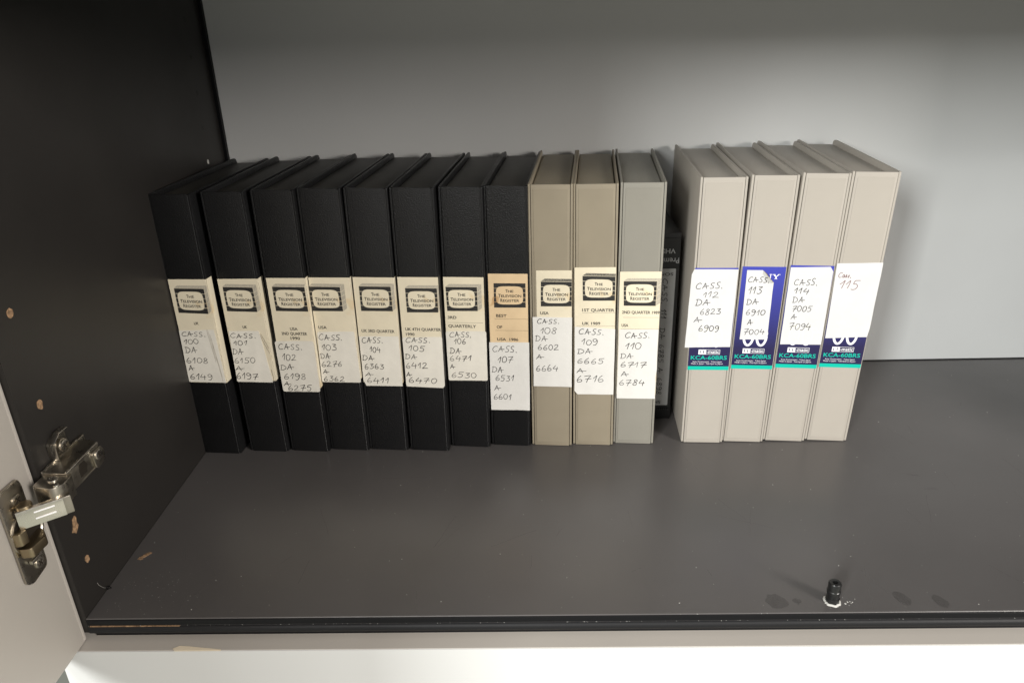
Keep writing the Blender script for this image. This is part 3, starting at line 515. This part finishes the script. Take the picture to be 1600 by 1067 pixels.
# hair in the corner of the side panel
bm = bmesh.new()
def tube(bm, pts, r, n=6):
    P = [Vector(p) for p in pts]; prev = None
    for i, p in enumerate(P):
        d = (P[min(i+1, len(P)-1)]-P[max(i-1, 0)]).normalized(); a = d.orthogonal().normalized(); b = d.cross(a)
        ring = [bm.verts.new(p+(a*math.cos(t)+b*math.sin(t))*r) for t in [2*math.pi*j/n for j in range(n)]]
        if prev:
            for j in range(n): bm.faces.new((prev[j], prev[(j+1) % n], ring[(j+1) % n], ring[j]))
        prev = ring
tube(bm, [(.0006, .0205, .0135), (.0007, .0212, .0105), (.0008, .0228, .0080), (.0010, .0242, .0058), (.0014, .0258, .0040)], .00013)
h = obj('hair', bm, M_hair, None, True); tag(h, 'thin curved hair caught in the corner between black side panel and shelf', 'hair')
bm = bmesh.new(); tube(bm, [(.0008, .0262, .0035), (.0030, .0275, .0042), (.0032, .0290, .0012), (.0012, .0280, .0008), (.0008, .0262, .0035)], .0004)
fl = obj('fluff', bm, M_void, None, True); tag(fl, 'small black scrap of fluff at the foot of the side panel near the front corner', 'fluff')

# ---------------------------------------------------------------- cassette cases
def make_lift(n, x1, z0, z1):
    q = random.Random(n*7+1); w = []
    for i in range(3): w.append((q.uniform(-.9, .9), q.uniform(.18, .42), q.uniform(0, 6.3), q.uniform(.03, .085)))
    cr, cl, ct = q.choice([.1, .35, .7]), q.choice([0, .2, .45]), q.choice([0, .15, .4])
    def L(x, z):
        s = 0
        for a, k, p, m in w: s += m*(.5+.5*math.sin(k*(x*math.cos(a)+z*math.sin(a))+p))**2
        s += cr*math.exp(-math.hypot(x-x1, z-z0)/4.5) + cl*math.exp(-math.hypot(x, z-z0)/4) + ct*math.exp(-math.hypot(x-x1, z-z1)/4)
        return s
    return L
def drape(me, L, cell=0):
    for v in me.vertices: v.co.y -= L(v.co.x*1000, v.co.z*1000)/1000
def slab(name, poly, y0, th, m, parent, rad=.6, bend=None):
    """paper of thickness th (mm) whose back lies at y0 in front of the spine"""
    bm = bmesh.new(); prism(bm, [(p[0]/1000, p[1]/1000) for p in round_poly(poly, rad, 3)], 'y', y0/1000, (y0-th)/1000)
    return obj(name, bm, m, parent)
def lerp4(q, u, v):
    a = Vector(q[0]).lerp(Vector(q[1]), u); b = Vector(q[3]).lerp(Vector(q[2]), u); p = a.lerp(b, v); return (p.x, p.y)
def logo(F, q, xmax, depth, y):
    def P(u, v):
        p = lerp4(q, u, v); return (min(p[0], xmax), p[1])
    F.poly([P(0, 0), P(1, 0), P(1, 1), P(0, 1)], y, 0)
    if depth:
        dm = 2 if depth == 2 else 1
        F.poly([P(0, -.015), P(.12, -.12), P(1.14, -.12), P(1.0, -.015)], y, dm)
        for a, b in ((-.01, .2), (.215, .385), (.40, .575), (.59, .765), (.78, .985)):
            if P(1.02, .5)[0] < xmax-.3: F.poly([P(1.012, a), P(1.14, a-.11), P(1.14, b-.11), P(1.012, b)], y, dm)
    for v in (.205, .39, .58, .77): F.poly([P(0, v-.008), P(1, v-.008), P(1, v+.008), P(0, v+.008)], y-.03, 3)
    scr = []
    for i in range(40):
        a = 2*math.pi*i/40; c, s = math.cos(a), math.sin(a)
        scr.append(P(.495+.425*math.copysign(abs(c)**.42, c), .495+.375*math.copysign(abs(s)**.42, s)))
    F.poly(scr, y-.06, 3)
    for wd, u0, u1, v0, v1 in (('THE', .37, .62, .25, .375), ('TELEVISION', .135, .865, .44, .57), ('REGISTER', .205, .80, .63, .76)):
        vs, fs = type_shape(wd[0], .02); f1, f2 = (.12, .13) if len(wd) > 4 else (.28, .30)
        uw = (u1-u0)
        F.tris([P(u0+t[0]*uw*f1, v1-t[1]*(v1-v0)) for t in vs], fs, y-.10, 0)
        vs, fs = type_shape(wd[1:], .02)
        F.tris([P(u0+uw*(f2+(1-f2)*t[0]), v1-t[1]*(v1-v0)*.8) for t in vs], fs, y-.10, 0)

COLS = {'black': (M_black, 'black'), 'tan': (M_tan, 'tan'), 'sage': (M_sage, 'grey green'), 'beige': (M_beige, 'light beige')}
LABELS = {
 100: 'black cassette case at the far left against the side panel, sticker CASS. 100',
 101: 'black cassette case with a creased sticker reading CASS. 101',
 102: 'black cassette case with rounded sticker reading CASS. 102, 6198 A 6275',
 103: 'black cassette case marked USA, sticker reading CASS. 103',
 104: 'black cassette case marked UK 3RD QUARTER, sticker reading CASS. 104',
 105: 'black cassette case marked UK 4TH QUARTER 1990, sticker reading CASS. 105',
 106: 'black cassette case marked 3RD QUARTERLY, sticker reading CASS. 106',
 107: 'black cassette case with orange tinted label BEST OF USA 1986, sticker CASS. 107',
 108: 'tan cassette case beside the black ones, sticker reading CASS. 108',
 109: 'tan cassette case marked 1ST QUARTER UK 1989, sticker reading CASS. 109',
 110: 'grey green cassette case marked 2ND QUARTER 1989, sticker reading CASS. 110',
 112: 'light beige cassette case with wide white sticker reading CASS. 112',
 113: 'light beige cassette case with blue label and narrow curling sticker CASS. 113',
 114: 'light beige cassette case with white sticker reading CASS. 114',
 115: 'rightmost light beige cassette case, sticker with red brown writing Cass. 115'}
def videotape_case(c):
    n = c['n']; w, H = c['w'], c['h']
    kind = 'black' if n < 108 else 'tan' if n < 110 else 'sage' if n == 110 else 'beige'
    m = COLS[kind][0]
    # origin at the front left foot of the case; the case is turned about its front right foot
    rz, ln = -c['rot'], c['lean']
    Rm = Matrix.Rotation(rz, 3, 'Z') @ Matrix.Rotation(ln, 3, 'Y')
    org = Vector((c['pos'][0], c['pos'][1], 0)) - Rm @ Vector((w, 0, 0))
    root = empty('cassette_case', org, Rm.to_euler())
    tag(root, LABELS[n], 'cassette case', {'black': 'black cassette cases in the left row', 'tan': 'tan cassette cases', 'sage': None,
                                           'beige': 'light beige cassette cases in the right row'}[kind])
    cov = .0019; dep = .164
    for s in (0, 1):
        bm = bmesh.new(); x0 = 0 if s == 0 else w-cov
        prof = round_poly([(.0004, .0004), (dep, .0004), (dep, H), (.0004, H)], [.0015, .007, .007, .0015], 5)
        prism(bm, prof, 'x', x0, x0+cov, .0005)
        obj('cover', bm, m, root, True)
    bm = bmesh.new(); box(bm, cov+.00035, w-cov-.00035, -.0001, .0024, .0004, H-.0003, .0006, 2)
    sp = obj('spine', bm, m, root, True)
    bm = bmesh.new(); box(bm, .0042, w-.0042, -.00032, .0006, .0040, H-.0042, .0002, 1); 
    if kind != 'black': obj('raised_panel', bm, m, sp, True)
    else:
        bm.free(); bm = bmesh.new(); cyl(bm, (w-cov-.0001, .0001, 0), 'z', .00038, .0012, H-.0012, 10); obj('hinge_ridge', bm, M_gloss, root, True)
    bm = bmesh.new(); box(bm, cov+.0006, w-cov-.0011, .0027, dep-.004, .0045, H-.0045, .0009, 2); obj('tray', bm, M_blacktop if kind == 'black' else m, root, True)
    rnd = random.Random(n)
    xr = w*1000
    if n <= 110:
        q = c['label']; lx0 = max(.4, q[0][0]); lx1 = min(xr-.5, max(q[1][0], xr-1.2)); lz = (q[0][1]+q[1][1])/2
        bot = 74.5 if n < 102 else min(p[1] for p in c['sticker'])+4
        poly = [(lx0, lz), (lx1, lz+.3), (lx1+.1, bot), (lx0+.1, bot)]
        lab = slab('paper_label', poly, -.33, .1, M_label2 if n == 107 else M_label, root, .3)
        if n == 107: lab['label'] = 'orange tinted paper label'
        if n <= 104:      # the label runs round the corner on to the cover
            bm = bmesh.new(); dd = .009
            prism(bm, [(-.0004, lz/1000+.0003), (dd, lz/1000), (dd, bot/1000), (-.0004, bot/1000)], 'x', w+.00002, w+.00016)
            prism(bm, [(lx1/1000-.0001, -.00043), (w+.00016, -.0003), (w+.00016, .0002), (lx1/1000-.0001, -.00033)], 'z', bot/1000, lz/1000+.0002)
            obj('label_flap', bm, M_label, root)
        F = Flat(); logo(F, c['logo'], lx1-.05, 0 if n == 107 else 2 if n in (108, 109) else 1, -.46)
        F.build('printed_logo', [M_print, M_gprint, M_dprint, M_label2 if n == 107 else M_label], lab)
        F = Flat()
        for t, x, z, tw in c.get('print', ()):
            if t == '_': F.poly([(x, z), (min(x+tw, lx1), z+.3), (min(x+tw, lx1), z+.12), (x, z-.18)], -.47)
            else: typeset(F, t, x, z, min(tw, lx1-x), 2.6, -.5, bold=.02)
        F.build('lettering', [M_print], lab)
        sm = M_stickc if n < 107 else M_stickm
    else:
        lx0, lx1 = .9, xr-1.0
        zt, zb = 170.2, 75.4
        lab = slab('paper_label', [(lx0, zt), (lx1, zt), (lx1, zb), (lx0, zb)], -.33, .1, M_navy, root, .2)
        F = Flat(); F.poly([(lx0, 79), (lx1, 79), (lx1, zb), (lx0, zb)], -.46); F.build('turquoise_band', [M_teal], lab)
        F = Flat()
        o = 1.2
        # U-matic box
        z0 = 90.6; h = 4.6; bx0, bx1 = 8.0+o, 26.6+o
        F.poly([(bx0, z0), (bx0+6.6, z0), (bx0+6.6, z0+h), (bx0, z0+h)], -.47)
        for a, b in (((bx0, z0), (bx1, z0+.3)), ((bx0, z0+h-.3), (bx1, z0+h)), ((bx1-.3, z0), (bx1, z0+h))):
            F.poly([a, (b[0], a[1]), b, (a[0], b[1])], -.48)
        typeset(F, '-matic', bx0+6.9, z0+1.0, 11.0, 3.2, -.5, bold=.008)
        for k, t in enumerate(('Sony Corporation · Tokyo Japan', 'Made in Japan · Fabriqué au Japon')):
            typeset(F, t, 3.6+o if k == 0 else 2.4+o, 82.9-1.9*k, 25.5 if k == 0 else 27.5, 1.15, -.5)
        F.build('lettering', [M_white], lab); F = Flat()
        # SONY and the big 60
        zs = 159.4
        V = Vector
        def bar(a, b_, wd): ribbon(F, [V(a), V(b_)], -.5, wd)
        typeset(F, 'S', 3.6+o, zs, 6.0, 4.4, -.5, bold=.05)
        ribbon(F, [V((13.6+o+3.0*math.cos(a), zs+2.2+1.7*math.sin(a))) for a in [2*math.pi*i/30 for i in range(31)]], -.5, 1.25)
        for x_, wd in ((18.9, .8), (23.4, .8)): bar((x_+o, zs), (x_+o, zs+4.4), wd)
        bar((18.6+o, zs+4.2), (23.6+o, zs+.2), 1.4)
        bar((17.8+o, zs+.3), (20.0+o, zs+.3), .6); bar((17.6+o, zs+4.1), (19.6+o, zs+4.1), .6); bar((22.4+o, zs+4.1), (24.5+o, zs+4.1), .6)
        bar((25.9+o, zs+4.2), (28.0+o, zs+2.0), 1.3); bar((30.3+o, zs+4.2), (28.0+o, zs+2.0), .9); bar((28.0+o, zs), (28.0+o, zs+2.3), 1.4)
        bar((24.9+o, zs+4.1), (27.4+o, zs+4.1), .6); bar((29.2+o, zs+4.1), (31.3+o, zs+4.1), .6); bar((26.8+o, zs+.3), (29.2+o, zs+.3), .6)
        F.build('brand_lettering', [M_white], lab); F = Flat()
        for cx, six in ((11.6, True), (22.8, False)):
            cx += o
            pts = [Vector((cx+4.1*math.cos(a), 107.5+9.2*math.sin(a))) for a in [2*math.pi*i/40 for i in range(41)]]
            ribbon(F, pts, -.49, 2.0)
        F.build('large_numerals', [M_white], lab)
        F = Flat()
        for cc, uu in (((bx0+1.5, z0+.8), 0), ((bx0+4.4, z0+.8), 1)):
            F.poly([(cc[0]-.35, cc[1]), (cc[0]+.35, cc[1]), (cc[0]+.35, z0+h-.7), (cc[0]-.35, z0+h-.7)], -.52)
        F.build('u_mark', [M_navy], lab)
        F = Flat(); typeset(F, 'KCA-60BRS', 1.7+o, 85.6, 31.3, 3.7, -.5, bold=.012); F.build('model_lettering', [M_teal], lab)
        sm = M_stickw
    st = c['sticker']; lo = -4 if n == 112 else .2
    poly = [(min(max(p[0], lo), xr-.1), p[1]) for p in st]
    rad = {102: 2.2, 101: 1.2, 103: 1.8, 105: 1.8, 106: 1.5}.get(n, .4)
    if n == 104: poly = [poly[0], poly[1], poly[2], (2.9, 67.0), (.8, 72.5)]
    if n == 105: poly = [poly[0], poly[1], (poly[2][0], 68.5), (poly[2][0]-1.6, 66.2), poly[3]]
    if n == 109: poly = [poly[0], poly[1], poly[2], (4.0, 53.5), (1.2, 57.0)]
    if n == 112: poly = [(.2, 169.1), (36.6, 169.0), (35.9, 98.1), (-3.1, 97.3), (-1.6, 164.5)]
    if n == 115: poly = [(-.1+.4, 171.2), (xr-.1, 172.6), (xr-.1, 113.6), (xr-1.2, 105.5), (1.6, 103.2)]
    if n == 114: poly = [(1.1, 168.4), (33.4, 169.5), (36.0, 165.6), (36.8, 98.7), (1.9, 98.1)]
    if n == 110: poly = [poly[0], poly[1], (36.2, 90), (36.6, 78), (35.8, 70), (36.3, 62), (35.9, 56), (36.3, 48.3), poly[3]]
    # slight raggedness of a hand-cut edge
    dense = []
    for i, p in enumerate(poly):
        a, b = Vector(p), Vector(poly[(i+1) % len(poly)]); k = max(1, int((b-a).length/9))
        for j in range(k):
            pt = a.lerp(b, j/k)
            if j: pt += Vector((rnd.uniform(-.12, .12), rnd.uniform(-.12, .12)))
            dense.append((pt.x, pt.y))
    bm = bmesh.new(); prism(bm, [(p[0]/1000, p[1]/1000) for p in round_poly(dense, rad, 4)], 'y', -.00052, -.00068)
    zz0, zz1 = min(p[1] for p in poly), max(p[1] for p in poly); L = make_lift(n, xr, zz0, zz1)
    def cuts(a, b_, st):
        k = a+st
        while k < b_: yield k; k += st
    for xx in cuts(-4, xr, 2.0): bmesh.ops.bisect_plane(bm, geom=bm.verts[:]+bm.edges[:]+bm.faces[:], plane_co=(xx/1000, 0, 0), plane_no=(1, 0, 0))
    for zz in cuts(zz0, zz1, 2.0): bmesh.ops.bisect_plane(bm, geom=bm.verts[:]+bm.edges[:]+bm.faces[:], plane_co=(0, 0, zz/1000), plane_no=(0, 0, 1))
    bmesh.ops.triangulate(bm, faces=[f for f in bm.faces if len(f.verts) > 4])
    stk = obj('sticker', bm, sm, root, True); drape(stk.data, L)
    F = Flat()
    for t, x, z, tw, hh in c['lines']:
        handwrite(F, t, x, z, tw, hh, -.735, pen=.52 if n != 115 else .46, rnd=rnd, slope=rnd.uniform(-.01, .03))
    drape(F.build('handwriting', [M_inkr if n == 115 else M_ink], stk).data, L)
    # crease shade drawn as dark lines, ghost numerals, curled corner
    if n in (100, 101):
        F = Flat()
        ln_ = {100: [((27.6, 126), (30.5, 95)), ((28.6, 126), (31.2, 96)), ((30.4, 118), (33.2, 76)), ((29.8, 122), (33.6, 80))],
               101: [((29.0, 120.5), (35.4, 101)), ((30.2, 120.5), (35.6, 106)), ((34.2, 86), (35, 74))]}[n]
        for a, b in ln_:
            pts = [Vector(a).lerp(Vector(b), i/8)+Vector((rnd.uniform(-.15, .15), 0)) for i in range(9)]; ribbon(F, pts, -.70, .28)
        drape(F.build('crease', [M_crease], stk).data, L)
    if n in (112, 114):
        F = Flat()
        for cx in (12.8, 24):
            ribbon(F, [Vector((cx+4.1*math.cos(a), 107.5+8.4*math.sin(a))) for a in [2*math.pi*i/40 for i in range(41)]], -.695, 1.8)
        drape(F.build('numerals_showing_through', [M_ghost], stk).data, L)
    if n == 113:
        bm = bmesh.new()
        v = [bm.verts.new(p) for p in ((.0180, -.0008, .1670), (.0278, -.0008, .1560), (.0262, -.0034, .1575), (.0205, -.0030, .1650))]
        bm.faces.new(v); bmesh.ops.solidify(bm, geom=bm.faces[:], thickness=.00012); obj('curled_corner', bm, M_yellow, stk)
    return root
for c in CASES: videotape_case(c)

# ---------------------------------------------------------------- cassette standing in the gap
vx, vy = .4422, .2605
vt = empty('videocassette', (vx-.025, vy, 0))
tag(vt, 'bare black videocassette standing upside down in the gap between the two rows, grey label', 'videocassette')
bm = bmesh.new(); box(bm, 0, .025, 0, .103, .0002, .188, .0008, 2); shell = obj('shell', bm, M_vhs, vt, True)
bm = bmesh.new(); box(bm, .0005, .0245, -.0006, .0005, .0130, .1565, .0002, 1); box(bm, .001, .024, -.0006, .0005, .160, .184, .0003, 1); obj('front_ridge', bm, M_vhs, vt, True)
bm = bmesh.new()
for i in range(12): box(bm, .0012+i*.0019, .0022+i*.0019, -.0014, 0, .0105, .0128)
obj('grip_teeth', bm, M_vhs, vt)
vl = slab('paper_label', [(.6, 155.2), (21.8, 155.2), (21.8, 15.8), (.6, 15.8)], -.61, .12, M_vlab, vt, .8)
F = Flat(); typeset(F, 'SONY', 3.0, 148.6, 16.6, 2.8, -.78, bold=.02, flip=True); typeset(F, 'SHG', 4.0, 17.6, 11, 3.2, -.78, bold=.02, flip=True)
F.build('lettering', [M_print], vl)
F = Flat(); handwrite(F, 'CASS. 111  DA 6785 A 6898', 10.6, 146, 118, 4.8, -.78, pen=.6, vertical=True); F.build('handwriting', [M_print], vl)
F = Flat(); typeset(F, 'VHS', 8, 169.5, 12.5, 4.2, -.66, bold=.02, flip=True); typeset(F, 'Premium', 1.0, 160.2, 23, 5.0, -.66, bold=.01, flip=True)
F.build('shell_lettering', [M_vtxt], vt)
